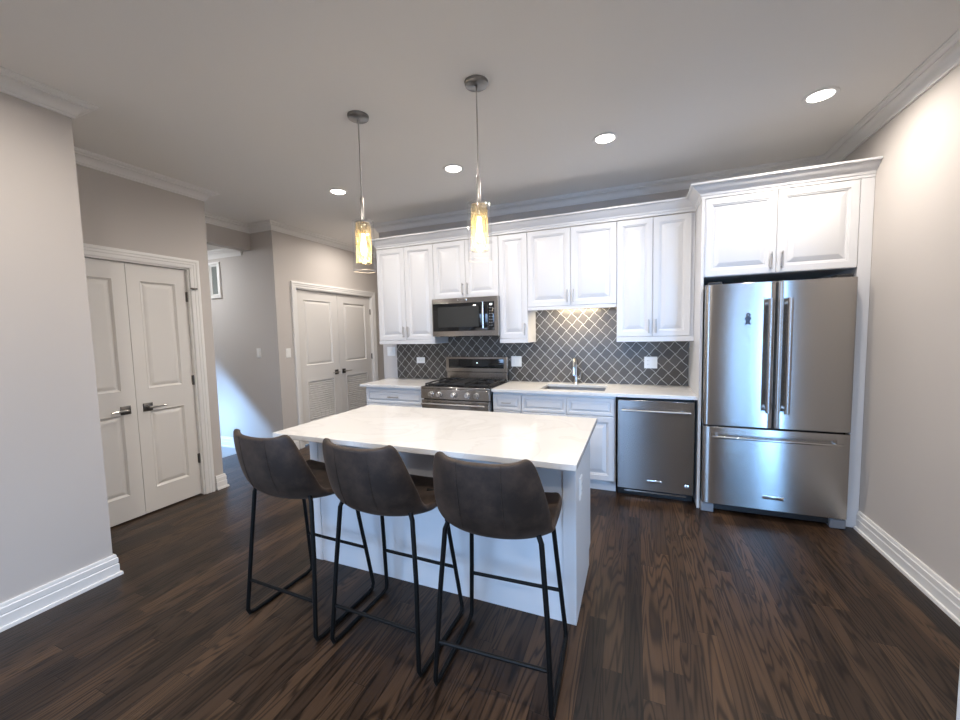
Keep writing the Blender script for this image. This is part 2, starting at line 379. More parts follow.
base('baseboard_hall_end', [(XK, 2.2), (XL3, 2.2), (XL3, E1 + .10)])
base('baseboard_stair', [(-5.19, Y3), (-6.9, Y3)])

CASING = [(0,0),(0,.012),(.006,.016),(.030,.016),(.034,.020),(.052,.020),(.056,.024),(.072,.026),(.080,.022),(.080,0)]
def leaf_mesh(a0, a1, b0, b1, panels, T, th=.035, louvre=None):
    """stiles and rails around moulded panels; the panels are rectangles (a0,a1,b0,b1)"""
    mb = MB()
    xs = [a0] + [panels[0][0], panels[0][1]] + [a1]
    def bx(p, q, r, s_): mb.add([T(p,r,-th),T(q,r,-th),T(q,s_,-th),T(p,s_,-th),T(p,r,0),T(q,r,0),T(q,s_,0),T(p,s_,0)], [(0,3,2,1),(4,5,6,7),(0,1,5,4),(1,2,6,5),(2,3,7,6),(3,0,4,7)])
    bx(a0, xs[1], b0, b1); bx(xs[2], a1, b0, b1)
    zs = [b0]
    for pn in sorted(panels, key=lambda q: q[2]): zs += [pn[2], pn[3]]
    zs.append(b1)
    for i in range(0, len(zs), 2): bx(xs[1], xs[2], zs[i], zs[i+1])
    for j, (p, q, r, s_) in enumerate(panels):
        if louvre == j: continue
        mb.rings(p, q, r, s_, [(0,0),(.004,.002),(.010,-.004),(.018,-.016),(.026,-.016),(.030,-.013),(.052,-.004),(.056,-.004)], T)
    return mb
def louvre_mesh(p, q, r, s_, T):
    mb = MB(); mb.rings(p, q, r, s_, [(0,0),(0,.006),(.012,.006),(.014,-.004)], T, fill=False)
    n = int((s_ - r - .03) / .030); st = (s_ - r - .03) / n
    for i in range(n):
        z = r + .015 + st * i
        mb.add([T(p+.012,z,.002),T(q-.012,z,.002),T(q-.012,z+st*.9,-.026),T(p+.012,z+st*.9,-.026),
                T(p+.012,z-.012,-.006),T(q-.012,z-.012,-.006),T(q-.012,z+st*.9-.012,-.033),T(p+.012,z+st*.9-.012,-.033)],
               [(0,1,2,3),(7,6,5,4),(0,4,5,1),(2,6,7,3),(0,3,7,4),(1,5,6,2)])
    mb.rings(p, q, r, s_, [(.005,-.033),(.006,-.033)], T)
    return mb
def lever(parent, T, a, b, side):
    r = obj('lever_handle', MB().tube([T(a,b,.006),T(a,b,.045),T(a+side*.012,b,.052),T(a+side*.115,b,.050)], [.010,.009,.009,.0065], 10), M['nickel'], parent)
    mb = MB(); mb.rings(a-.034, a+.034, b-.034, b+.034, [(0,0),(0,.006),(.003,.008)], T); obj('rosette', mb, M['bronze'], r)
    return r
def hinge(parent, T, a, b):
    mb = MB(); mb.tube([T(a,b-.045,.006),T(a,b+.045,.006)], .007, 8); mb.rings(a-.012, a+.012, b-.043, b+.043, [(0,-.001),(0,.003)], T); obj('hinge', mb, M['bronze'], parent)
def double_door(name, x, a0, a1, zt, leaf_panels, hinge_z, louvre, depth=.03):
    T = TR(x); TD = TR(x - depth)
    rt = sempty(name, (x, (a0+a1)/2, 0))
    obj('casing', MB().sweep(CASING, [(a0, 0), (a0, zt), (a1, zt), (a1, 0)], T), M['trim'], rt)
    jb = MB(); jb.box(x-.11, x, a0-.001, a0+.012, 0, zt).box(x-.11, x, a1-.012, a1+.001, 0, zt).box(x-.11, x, a0, a1, zt-.012, zt+.001)
    jb.box(x-depth-.055, x-depth-.040, a0+.012, a1-.012, zt-.03, zt-.012); obj('jamb', jb, M['trim'], rt)
    mid = (a0 + a1) / 2
    for s_, (p, q) in ((-1, (a0+.015, mid-.002)), (1, (mid+.002, a1-.015))):
        ps = [(p + leaf_panels[0], q - leaf_panels[0], r, t_) for r, t_ in leaf_panels[1]]
        lf = obj('door_leaf', leaf_mesh(p, q, .012, zt-.017, ps, TD, louvre=louvre), M['door'], rt, smooth=25)
        if louvre is not None: obj('louvre_panel', louvre_mesh(*ps[louvre], TD), M['door'], lf, smooth=25)
        a = (q - .075) if s_ < 0 else (p + .075)
        lever(lf, TD, a, .91 if louvre is None else .935, s_)
        for z in hinge_z: hinge(lf, TR(x - depth + .002), (p if s_ < 0 else q), z)
    return rt
double_door('door_1', XL2, D0, D1, DZ, (.088, [(1.06, 1.965), (.205, .878)]), (.352, 1.092, 1.855), None)
double_door('door_2', XL3, E0, E1, EZ, (.125, [(1.068, 1.965), (.20, .865)]), (.364, 1.115, 1.85), 1)
# small bracket of the catch on the closet door's hinge side
obj('door_stop', MB().tube([(XL2+.03, -1.845, 1.93),(XL2+.05,-1.85,1.93)], .006, 8).box(XL2+.024, XL2+.034, -1.865, -1.81, 1.925, 1.937), M['bronze'], bpy.data.objects['door_1'])
# glazed side door standing open at the right edge of the view
rt = sempty('door_3', (1.03, -3.49, 0)); ang = math.atan2(.91, -.51); ux, uy = math.cos(ang), math.sin(ang); nx, ny = -uy, ux
TDO = lambda a, b, h: (1.00 + ux*a + nx*h, -3.45 + uy*a + ny*h, b)
LW = (1.00 - .4995) / -ux
mb = MB()
for p, q, r, s_ in ((0,.11,.012,2.06),(LW-.11,LW,.012,2.06),(.11,LW-.11,.012,.26),(.11,LW-.11,1.94,2.06)): mb.prism([(p,r),(q,r),(q,s_),(p,s_)], TDO, -.02, .02)
obj('door_leaf', mb, M['door'], rt, bevel=.002)
obj('pane', MB().prism([(.11,.26),(LW-.11,.26),(LW-.11,1.94),(.11,1.94)], TDO, -.003, .003), M['glass'], rt)
TRW = lambda a, b, h: (RW - h, -a, b)
obj('casing', MB().sweep(CASING, [(2.5, 0), (2.5, 2.08), (4.02, 2.08), (4.02, 0)], TRW), M['trim'], rt)
obj('mullion', MB().box(1.08, 1.105, -3.530, -3.512, 0, 2.08), M['trim'], rt)
obj('side_pane', MB().box(1.085, 1.09, -4.02, -3.53, 0, 2.08), M['glass'], rt)
# window behind the viewpoint
wn = sempty('window_2', (-1.58, -6.69, .4)); mb = MB()
for x0, x1, z0, z1 in ((-2.73,-2.67,.4,2.3),(-.49,-.43,.4,2.3),(-2.67,-.49,.4,.46),(-2.67,-.49,2.24,2.3),(-1.61,-1.55,.46,2.24)): mb.box(x0, x1, -6.73, -6.66, z0, z1)
obj('window_frame', mb, M['trim'], wn); obj('pane', MB().box(-2.67, -.49, -6.70, -6.695, .46, 2.24), M['glass'], wn)
# narrow window high on the stair wall
wn = sempty('window_1', (-5.63, Y3, 2.0)); T = TF(Y3); mb = MB()
mb.rings(-5.735, -5.52, 2.0, 2.466, [(0,0),(0,.022),(.012,.026),(.026,.024),(.030,.008),(.050,.008),(.052,.002)], T, fill=False)
obj('window_frame', mb, M['trim'], wn, smooth=20)
mb = MB(); mb.rings(-5.700, -5.555, 2.035, 2.431, [(0,.006),(0,.016),(.018,.016),(.019,.004)], T, fill=False); obj('sash', mb, M['trim'], wn, smooth=20)
mb = MB(); mb.rings(-5.684, -5.571, 2.051, 2.415, [(0,.002),(0,.006)], T); obj('pane', mb, M['pane'], wn)

# backsplash tile
struct('backsplash', MB().box(-3.30, -.001, -.008, 0, .914, 1.72), M['tile'])

# ------------------------------------------------------------------ recessed lights and pendants
GR = 'recessed ceiling lights'
def can(x, y, label, visible=True):
    t = thing('recessed_light', (x, y, H), label, 'ceiling light', GR)
    obj('trim_ring', MB().lathe([(.066, 0), (.088, 0), (.090, -.004), (.086, -.007), (.068, -.006), (.064, -.002)], (x, y, H), caps=False), M['trim'], t)
    obj('lens', MB().lathe([(.0, -.003), (.064, -.003)], (x, y, H), caps=False), M['lens'], t)
    l = area('can_lamp', (x, y, H - .012), (0, 0, -1), .11, .11, CAN_POWER, CAN_COLOR, 'DISK', 168); l.parent = t; l.location = (0, 0, -.012)
can(-3.127, -1.14, 'round recessed ceiling light nearest the hall, leftmost of the row of four')
can(-1.899, -1.14, 'round recessed ceiling light seen between the two pendant cords')
can(-.684, -1.14, 'round recessed ceiling light in front of the sink wall cabinets, third in the row')
can(.553, -1.14, 'round recessed ceiling light nearest the right wall, above the refrigerator')
can(-2.70, -3.41, 'round recessed ceiling light cut by the top edge of the view at left')
can(-3.93, .25, 'round recessed ceiling light in the hall by the louvred double door')
can(-1.2, -3.276, 'recessed ceiling light behind the stools, out of view'); can(.25, -3.276, 'recessed ceiling light by the side door, out of view')
can(-2.3, -5.3, 'recessed ceiling light at the rear left, out of view'); can(.0, -5.3, 'recessed ceiling light at the rear right, out of view')
l = area('stair_lamp', (-5.9, -1.5, 2.58), (0, .3, -1), .5, .5, 24, (.95, .97, 1.0))

def pendant(x, y, label):
    t = thing('pendant_light', (x, y, 1.88), label, 'pendant light', 'glass pendants over the island')
    obj('canopy', MB().lathe([(0, 2.832), (.058, 2.832), (.064, 2.836), (.066, 2.85)], (x, y, 0)), M['canopy'], t)
    obj('cord', MB().tube([(x, y, 2.83), (x, y, 2.6), (x, y, 2.345)], .0042, 8), M['nickel'], t)
    obj('stem', MB().lathe([(.004, 2.36), (.011, 2.345), (.013, 2.20), (.013, 2.19)], (x, y, 0), n=16), M['nickel'], t)
    obj('socket', MB().lathe([(.0, 2.205), (.045, 2.200), (.047, 2.19), (.024, 2.185), (.022, 2.12), (.0, 2.118)], (x, y, 0), n=20), M['chrome'], t)
    obj('outer_shade', MB().lathe([(.010, 2.202), (.064, 2.202), (.068, 2.196), (.068, 1.885)], (x, y, 0), n=40, caps=False), M['glass'], t)
    obj('rim', MB().tube([(x+.067*math.cos(a), y+.067*math.sin(a), 1.885) for a in [2*PI*i/32 for i in range(32)]], .0016, 6, True), M['rim'], t)
    obj('inner_shade', MB().lathe([(.046, 2.186), (.048, 2.17), (.048, 1.935)], (x, y, 0), n=40, caps=False), M['amber'], t)
    b = obj('bulb', MB().lathe([(.0, 1.985), (.012, 1.99), (.019, 2.01), (.020, 2.035), (.014, 2.08), (.011, 2.12)], (x, y, 0), n=20), M['bulb'], t)
    pl = bpy.data.lights.new('pendant_glow', 'POINT'); pl.energy = 1.3; pl.color = (1, .72, .38); pl.shadow_soft_size = .025
    o = bpy.data.objects.new('pendant_glow', pl); COL.objects.link(o); o.parent = t; o.location = (0, 0, .09)
pendant(-2.098, -2.10, 'glass cylinder pendant light with amber glow, the left one over the island')
pendant(-1.292, -2.10, 'glass cylinder pendant light with amber glow, the right one over the island')

# ------------------------------------------------------------------ cabinet pieces
def door_prof(w, h, t=.020):
    k = min(1.0, min(w, h) / .30); k = max(k, .42)
    return [(0,-t),(0,-.003),(.003,0),(.048*k,0),(.050*k,-.005),(.058*k,-.006),(.061*k,-.014),(.071*k,-.014),(.074*k,-.011),(.100*k,-.002),(.103*k,-.001)]
def raised(name, x0, x1, z0, z1, yf, parent, mat='cab'):
    mb = MB(); mb.rings(x0, x1, z0, z1, door_prof(x1-x0, z1-z0), TF(yf)); return obj(name, mb, M[mat], parent, smooth=20)
def bar_handle(parent, x, z, yf, length, vertical=True, r=.005, st=.028, name='handle', mat='nickel'):
    h = length / 2; mb = MB()
    e = (lambda d: (x, yf - st, z + d)) if vertical else (lambda d: (x + d, yf - st, z))
    f = (lambda d: (x, yf, z + d)) if vertical else (lambda d: (x + d, yf, z))
    mb.tube([e(-h), e(-h*.5), e(h*.5), e(h)], r, 10)
    for d in (-h*.78, h*.78):
        a, b = Vector(f(d)), Vector(e(d)); mb.tube([a, b], r*.85, 8)
    return obj(name, mb, M[mat], parent)
YD = -.342; GW = 'wall cabinets along the back wall'
def wall_cab(x0, x1, z0, z1, seams, handles, label, rail=None, xd=None):
    t = thing('wall_cabinet', ((x0+x1)/2, 0, z0), label, 'wall cabinet', GW)
    obj('body', MB().box(x0+.001, x1-.001, YD+.021, -.003 if z0 < 1.39 or rail is None else -.010, z0, z1), M['cab'], t, bevel=.001)
    xs = [x0] + seams + [xd or x1]
    for i in range(len(xs)-1):
        d = raised('door', xs[i]+.0022, xs[i+1]-.0022, z0+.003, z1-.003, YD, t)
        hx = xs[i+1]-.030 if handles[i] == 'r' else xs[i]+.030
        bar_handle(d, hx, z0 + .095, YD, .125)
    if rail is not None:
        obj('light_rail', MB().box(x0+.001, x1-.001, YD-.002, YD+.018, rail, z0).box(x0+.001, x0+.019, YD+.018, -.012, rail, z0).box(x1-.019, x1-.001, YD+.018, -.012, rail, z0), M['cab'], t, bevel=.002)
    return t
ZT = 2.4600
U = [-3.311, -2.931, -2.557, -2.170, -1.793, -1.488, -1.060, -.639, -.334, -.030]
wall_cab(U[0], U[2], 1.400, ZT, [U[1]], 'rl', 'white two-door wall cabinet at the left end, beside the microwave', 1.356)
wall_cab(U[2], U[4], 1.846, ZT, [U[3]], 'rl', 'short white two-door wall cabinet directly above the microwave')
wall_cab(U[4], U[5], 1.400, ZT, [], 'r', 'narrow white single-door wall cabinet right of the microwave', 1.356)
sinkcab = wall_cab(U[5], U[7], 1.712, ZT, [U[6]], 'rl', 'white two-door wall cabinet above the sink with light underneath', 1.680)
wall_cab(U[7], U[9]+.029, 1.400, ZT, [U[8], ], 'rl', 'white two-door wall cabinet above the dishwasher, beside the refrigerator panel', 1.356, U[9]+.002)
obj('light_strip', MB().box(-1.32, -.78, -.215, -.175, 1.700, 1.711), M['led'], sinkcab)
l = area('under_cabinet_lamp', (-1.05, -.19, 1.695), (0, .40, -1), .42, .03, 4.5, (1, .82, .55)); l.parent = sinkcab; l.location = Vector((-1.05, -.19, 1.695)) - sinkcab.location

# refrigerator surround
t = thing('over_fridge_cabinet', (.487, 0, 1.865), 'deep white two-door cabinet above the refrigerator', 'cabinet')
obj('body', MB().box(.021, .954, -.638, -.003, 1.865, 2.464), M['cab'], t, bevel=.001)
for x0, x1, hx in ((.022, .4865, .455), (.4895, .953, .522)):
    d = raised('door', x0, x1, 1.868, 2.4630, -.660, t); bar_handle(d, hx, 1.955, -.660, .125)
tag(obj('side_panel', MB().box(.0, .0195, -.673, -.002, 0, 2.465), M['cab'], bevel=.001, origin=(.01, -.3, 0)), 'thin white floor-to-cabinet panel between dishwasher and refrigerator', 'panel')
tag(obj('side_panel', MB().box(.9565, RW-.002, -.66, -.59, 0, 2.465).box(.9565, .985, -.59, -.003, 0, 2.465), M['cab'], bevel=.001, origin=(.99, -.3, 0)), 'white filler panel between refrigerator and right wall', 'panel')
CC = [(0, 0), (0, .018), (.006, .022), (.010, .036), (.030, .052), (.052, .068), (.060, .082), (.066, .086), (.080, .090), (.080, .104), (-.02, .104), (-.02, 0)]
zc = 2.4665
# lateral must point away from the cabinets: travel right to left keeps the room on the left
tag(obj('cabinet_crown', MB().sweep([(-l_, h_) for l_, h_ in CC], [(U[0]+.002, -.004), (U[0]+.002, -.342), (-.004, -.342), (-.004, -.662), (RW-.002, -.662)], lambda a, b, h: (a, b, zc + h)), M['cab'], smooth=35, origin=(-1.5, -.34, zc)),
    'white crown moulding running along the tops of the wall cabinets', 'molding')

# base cabinets
YB = -.612; GB = 'base cabinets along the back wall'
def base_cab(x0, x1, cols, label, drawer_handles=True, doors=None):
    t = thing('base_cabinet', ((x0+x1)/2, -.3, 0), label, 'base cabinet', GB)
    if drawer_handles: bm_ = MB().box(x0+.001, x1-.001, YB+.021, -.003, .105, .883)
    else: bm_ = MB().box(x0+.001, x1-.001, YB+.021, -.003, .105, .123).box(x0+.001, x0+.019, YB+.021, -.003, .123, .883).box(x1-.019, x1-.001, YB+.021, -.003, .123, .883).box(x0+.019, x1-.019, YB+.021, YB+.040, .123, .883)
    obj('body', bm_, M['cab'], t, bevel=.001)
    obj('toe_kick', MB().box(x0+.001, x1-.001, -.545, -.53, 0, .105), M['cab'], t)
    for a, b in cols:
        d = raised('drawer' if drawer_handles else 'false_front', a+.002, b-.002, .704, .858, YB, t)
        if drawer_handles: bar_handle(d, (a+b)/2, .781, YB, .14 if b - a > .3 else .10, False)
    ds = doors or cols
    for i, (a, b) in enumerate(ds):
        d = raised('door', a+.002, b-.002, .112, .697, YB, t)
        bar_handle(d, (b-.03) if (i % 2 == 0) else (a+.03), .60, YB, .125)
    return t
base_cab(-3.335, -2.562, [(-3.327, -2.572)], 'white base cabinet with one wide drawer, left of the range', True, [(-3.327, -2.95), (-2.95, -2.572)])
base_cab(-1.788, -1.494, [(-1.785, -1.494)], 'narrow white base cabinet with a small drawer, right of the range')
base_cab(-1.493, -.632, [(-1.491, -1.063), (-1.063, -.642)], 'white sink base cabinet with two false drawer fronts', False)

# worktops
tag(obj('worktop', MB().box(-3.394, -2.5585, -.6356, -.001, .885, .914), M['quartz'], bevel=.003, origin=(-2.98, -.3, .885)), 'short white quartz worktop left of the range', 'worktop')
SX0, SX1, SY0, SY1 = -1.335, -.735, -.505, -.135
def slab_hole(x0, x1, y0, y1, z0, z1, a0, a1, b0, b1):
    mb = MB(); o = [(x0,y0),(x1,y0),(x1,y1),(x0,y1)]; i = [(a0,b0),(a1,b0),(a1,b1),(a0,b1)]
    vs = [(p[0],p[1],z) for z in (z0, z1) for p in o + i]; fs = []
    for q in range(4):
        r = (q+1) % 4
        fs += [(q, r, 4+r, 4+q)[::-1], (8+q, 8+r, 12+r, 12+q), (q, r, 8+r, 8+q), (4+q, 12+q, 12+r, 4+r)]
    return mb.add(vs, fs)
tag(obj('worktop', slab_hole(-1.7905, -.001, -.6356, -.009, .885, .914, SX0, SX1, SY0, SY1), M['quartz'], bevel=.003, origin=(-.9, -.3, .885)), 'long white quartz worktop around the sink, over the dishwasher', 'worktop')
# sink and faucet
t = thing('sink', ((SX0+SX1)/2, (SY0+SY1)/2, .68), 'undermount stainless steel sink in the white worktop', 'sink')
mb = MB(); mb.rings(SX0-.012, SX1+.012, SY0-.012, SY1+.012, [(0,.8845),(.010,.8845),(.016,.86),(.022,.70),(.05,.682)], TXY); obj('basin', mb, M['sinksteel'], t, smooth=30)
obj('drain', MB().lathe([(0,.685),(.03,.684),(.042,.686),(.044,.683)], ((SX0+SX1)/2, (SY0+SY1)/2+.06, 0)), M['chrome'], t)
fx, fy = -1.050, -.085
t = thing('faucet', (fx, fy, .914), 'brushed nickel gooseneck faucet behind the sink', 'faucet')
obj('base', MB().lathe([(.028,.914),(.028,.922),(.020,.930),(.018,.99),(.0165,1.0)], (fx, fy, 0), n=20), M['nickel'], t)
pts = [(fx, fy, .99), (fx, fy, 1.10)] + [(fx, fy - .075 + .075*math.cos(a), 1.10 + .085*math.sin(a)) for a in [PI*i/10 for i in range(1, 10)]] + [(fx, fy-.150, 1.09)]
obj('spout', MB().tube(pts, .0105, 12), M['nickel'], t)
obj('spray_head', MB().lathe([(.011,1.10),(.013,1.085),(.019,1.035),(.019,1.02),(.0,1.019)], (fx, fy-.150, 0), n=18), M['chrome'], t)
obj('lever_handle', MB().tube([(fx+.016,fy,.965),(fx+.045,fy,.972),(fx+.058,fy-.01,1.05)], [.008,.007,.005], 10), M['nickel'], t)

# ------------------------------------------------------------------ switch plates and outlets
def text(name, s_, size, loc, mat, parent, rot=(PI/2,0,0), ext=.0004):
    c = bpy.data.curves.new(name, 'FONT'); c.body = s_; c.size = size; c.extrude = ext; c.align_x = 'CENTER'; c.align_y = 'CENTER'
    o = bpy.data.objects.new(name, c); COL.objects.link(o); dg = bpy.context.evaluated_depsgraph_get(); dg.update()
    me = bpy.data.meshes.new_from_object(o.evaluated_get(dg)); bpy.data.objects.remove(o); bpy.data.curves.remove(c)
    me.materials.clear(); me.materials.append(mat)
    q = bpy.data.objects.new(name, me); COL.objects.link(q); q.rotation_euler = rot
    q.parent = parent; q.location = Vector(loc) - wpos(parent); return q
def plate(name, cat, T, a, b, kinds, label, horizontal=False, group=None):
    n = len(kinds); w = .073 + .046 * (n - 1); h = .116
    if horizontal: w, h = h, w
    p0 = T(a, b, 0); t = thing(name, p0, label, cat, group)
    mb = MB(); mb.rings(a-w/2, a+w/2, b-h/2, b+h/2, [(0,.0005),(0,.004),(.004,.007)], T); obj('plate', mb, M['plastic'], t)
    for i, k in enumerate(kinds):
        c = a + (i - (n-1)/2) * .046
        if k == 's':
            mb = MB(); mb.rings(c-.0165, c+.0165, b-.033, b+.033, [(0,.0068),(0,.010),(.002,.012)], T); obj('rocker', mb, M['plastic'], t)
        else:
            hw, hh = (.033, .0165) if horizontal else (.0165, .033)
            mb = MB(); mb.rings(c-hw, c+hw, b-hh, b+hh, [(0,.0068),(0,.009)], T); r = obj('receptacle', mb, M['plastic'], t)
            for d in (-.018, .018):
                for e in (-.006, .006):
                    mb = MB()
                    if horizontal: mb.rings(c+d-.004, c+d+.004, b+e-.001, b+e+.001, [(0,.0088),(0,.0094)], T)
                    else: mb.rings(c+e-.001, c+e+.001, b+d-.004, b+d+.004, [(0,.0088),(0,.0094)], T)
                    obj('slot', mb, M['slot'], r)
    return t
TB = TF(-.008)
plate('wall_outlet', 'outlet', TB, -2.951, 1.144, 'o', 'small white horizontal outlet on the tiles left of the range', True)
plate('switch_plate', 'switch', TB, -1.715, 1.139, 'ss', 'white double switch plate on the tiles right of the range')
plate('switch_plate', 'switch', TB, -.334, 1.138, 'os', 'white outlet and switch plate on the tiles above the dishwasher')
plate('switch_plate', 'switch', TF(0), -3.388, 1.253, 'ss', 'white double switch plate on the painted wall at the left end of the counter')
plate('switch_plate', 'switch', TF(Y3), -4.909, 1.274, 's', 'single white switch plate on the gray wall beside the stair')
plate('switch_plate', 'switch', TR(XL3), -.545, 1.265, 's', 'single white switch plate left of the louvred double door')

# ------------------------------------------------------------------ range
x0, x1 = -2.5555, -1.7945; xc = (x0+x1)/2
t = thing('range', (xc, -.33, 0), 'stainless steel gas range with black grates and five knobs', 'range')
obj('body', MB().box(x0, x1, -.640, -.012, .03, .905), M['steel_dark'], t, bevel=.002)
obj('cooktop', MB().box(x0-.002, x1+.002, -.665, -.10, .905, .922), M['enamel'], t, bevel=.004)
obj('front_rail', MB().box(x0-.002, x1+.002, -.690, -.640, .900, .924), M['steel'], t, bevel=.006)
mb = MB(); mb.box(x0, x1, -.105, -.012, 1.018, 1.195).box(x0+.006, x1-.006, -.090, -.012, .922, 1.018); bgd = obj('backguard', mb, M['steel'], t, bevel=.005)
mb = MB(); mb.rings(x0+.04, x1-.04, 1.065, 1.170, [(0,0),(0,.003),(.003,.004)], TF(-.105)); d = obj('display', mb, M['blackglass'], bgd)
mb = MB(); mb.rings(xc+.012, xc+.030, 1.120, 1.130, [(0,.004),(0,.0048)], TF(-.105)); obj('clock_digits', mb, emit('display_glow', (.8,.95,1), 1.5), d)
mb = MB(); mb.prism([(-.640,.795),(-.695,.800),(-.690,.900),(-.640,.900)], lambda a, b, h: (h, a, b), x0, x1); obj('control_panel', mb, M['steel'], t, bevel=.002)
for kx in (-2.432, -2.337, -2.172, -2.020, -1.925):
    kn = obj('knob', MB().lathe([(.030,-.692),(.030,-.697),(.024,-.700),(.024,-.728),(.021,-.732),(0,-.732)], (kx, 0, .848), 'y', 24), M['chrome'], t)
    obj('pointer', MB().box(kx-.002, kx+.002, -.7335, -.731, .852, .868), M['black'], kn)
od = obj('oven_door', MB().box(x0+.003, x1-.003, -.690, -.641, .215, .788), M['steel'], t, bevel=.004)
mb = MB(); mb.rings(x0+.09, x1-.09, .36, .66, [(0,0),(0,.002)], TF(-.690)); obj('oven_window', mb, M['blackglass'], od)
bar_handle(od, xc, .752, -.690, .70, False, .011, .05, 'handle', 'handle')
obj('storage_drawer', MB().box(x0+.003, x1-.003, -.685, -.641, .055, .208), M['steel'], t, bevel=.004)
for i in range(3):
    gx0 = x0 + .02 + i*.2445; gx1 = gx0 + .236; mb = MB(); yy0, yy1 = -.635, -.135
    for a in (gx0, gx1-.014): mb.box(a, a+.014, yy0, yy1, .938, .952)
    for b in (yy0, (yy0+yy1)/2-.007, yy1-.014): mb.box(gx0, gx1, b, b+.014, .938, .952)
    if i == 1: mb.box(gx0+.05, gx1-.05, yy0+.05, yy1-.05, .944, .954)
    else:
        mb.box((gx0+gx1)/2-.006, (gx0+gx1)/2+.006, yy0, yy1, .938, .952)
    for a in (gx0, gx1-.014):
        for b in (yy0, yy1-.014): mb.box(a, a+.014, b, b+.014, .922, .938)
    obj('grate', mb, M['iron'], t, bevel=.002)
    if i != 1:
        for by in (-.51, -.26): obj('burner', MB().lathe([(.055,.922),(.055,.928),(.038,.930),(.038,.937),(0,.937)], ((gx0+gx1)/2, by, 0), n=20), M['iron'], t)

# microwave
x0, x1, z0, z1 = -2.551, -1.784, 1.436, 1.843; yf = -.405
t = thing('microwave', ((x0+x1)/2, -.2, z0), 'stainless steel over-range microwave with black glass door', 'microwave')
obj('body', MB().box(x0, x1, yf+.03, -.010, z0, z1), M['steel_dark'], t, bevel=.002)
mb = MB(); mb.rings(x0, x1, z0, z1, [(0,-.03),(0,0),(.002,.002)], TF(yf), fill=True); fr = obj('front_frame', mb, M['steel'], t)
mb = MB(); mb.rings(x0+.012, -1.898, 1.493, 1.790, [(0,.001),(0,.005),(.002,.006)], TF(yf)); d = obj('door', mb, M['blackglass'], t)
mb = MB(); mb.rings(x0+.075, -1.995, 1.535, 1.752, [(0,.006),(0,.0064)], TF(yf)); obj('window', mb, pmat('window_mesh', (.035,.037,.036), .18), d)
mb = MB(); mb.rings(-1.894, -1.826, 1.493, 1.790, [(0,.001),(0,.005),(.002,.006)], TF(yf)); cp = obj('control_panel', mb, M['blackglass'], t)
mb = MB(); mb.rings(-1.874, -1.846, 1.752, 1.770, [(0,.006),(0,.0066)], TF(yf)); obj('display', mb, emit('microwave_clock', (.85,.95,1), 1.2), cp)
gk = pmat('key_print', (.35,.35,.36), .5)
for r_ in range(7):
    for c_ in range(3):
        mb = MB(); mb.rings(-1.879+c_*.016, -1.870+c_*.016, 1.722-r_*.030, 1.728-r_*.030, [(0,.006),(0,.0064)], TF(yf)); obj('key', mb, gk, cp)
mb = MB(); hx = -1.935; mb.tube([(hx,yf-.045,1.515),(hx,yf-.045,1.64),(hx,yf-.045,1.785)], .010, 12)
for z in (1.535, 1.765): mb.tube([(hx,yf,z),(hx,yf-.045,z)], .008, 8)
obj('handle', mb, M['chrome'], t)
mb = MB(); mb.rings(-2.245, -2.130, 1.812, 1.835, [(0,.002),(0,.005),(.002,.006)], TF(yf)); b = obj('badge', mb, M['chrome'], t)
text('badge_lettering', 'KitchenAid', .020, (-2.1875, yf-.0065, 1.8235), M['black'], b)
obj('vent_grille', MB().box(x0+.06, x1-.06, yf+.06, -.05, z0-.006, z0), M['black'], t)

# dishwasher
x0, x1, yf = -.618, -.016, -.650; xc = (x0+x1)/2
t = thing('dishwasher', (xc, -.33, 0), 'stainless steel dishwasher with bar handle under the worktop', 'dishwasher')
obj('tub', MB().box(x0+.004, x1-.004, -.59, -.03, .085, .872), M['black'], t)
obj('door', MB().box(x0+.004, x1-.006, yf, -.59, .085, .864), M['steel_dark'], t, bevel=.004)
bar_handle(t, (x0+x1)/2, .782, yf, .525, False, .0095, .045, 'handle', 'handle')
mb = MB(); mb.rings(-.376, -.258, .155, .179, [(0,0),(0,.003),(.002,.004)], TF(yf)); b = obj('badge', mb, M['chrome'], t)
text('badge_lettering', 'KitchenAid', .019, (-.317, yf-.0045, .167), M['black'], b)
obj('round_button', MB().lathe([(.018,yf),(.018,yf-.004),(.012,yf-.006),(0,yf-.006)], (-.073, 0, .155), 'y', 20), M['chrome'], t)
kp = obj('kick_plate', MB().box(x0+.004, x1-.004, -.56, -.55, .0, .085), M['black'], t)
obj('kick_strip', MB().box(x0+.06, x1-.05, -.566, -.560, .030, .042), M['steel'], kp)

# refrigerator
x0, x1, yf, xm = .0275, .9345, -.743, .4815
t = thing('refrigerator', ((x0+x1)/2, -.38, 0), 'stainless steel French-door refrigerator with bottom freezer drawer', 'refrigerator')
obj('body', MB().box(x0+.004, x1-.004, -.665, -.03, .03, 1.775), pmat('fridge_side_gray', (.10,.10,.105), .5), t, bevel=.003)
def bowed(a0, a1, z0, z1, bow=.0004):
    n = 40; pr = [(a0, -.668)]
    for i in range(n+1):
        s_ = i/n; e = 1 - abs(2*s_-1)**26
        pr.append((a0+(a1-a0)*s_, yf + .014*(1-e) + bow*(2*s_-1)**2))
    pr.append((a1, -.668)); return MB().prism(pr[::-1], TXY, z0, z1)
dl = obj('door', bowed(x0, xm-.003, .712, 1.796), M['steel'], t, smooth=50, bevel=.002)
dr = obj('door', bowed(xm+.003, x1, .712, 1.796), M['steel'], t, smooth=50, bevel=.002)
fd = obj('freezer_drawer', bowed(x0, x1, .082, .698, .0003), M['steel'], t, smooth=50, bevel=.002)
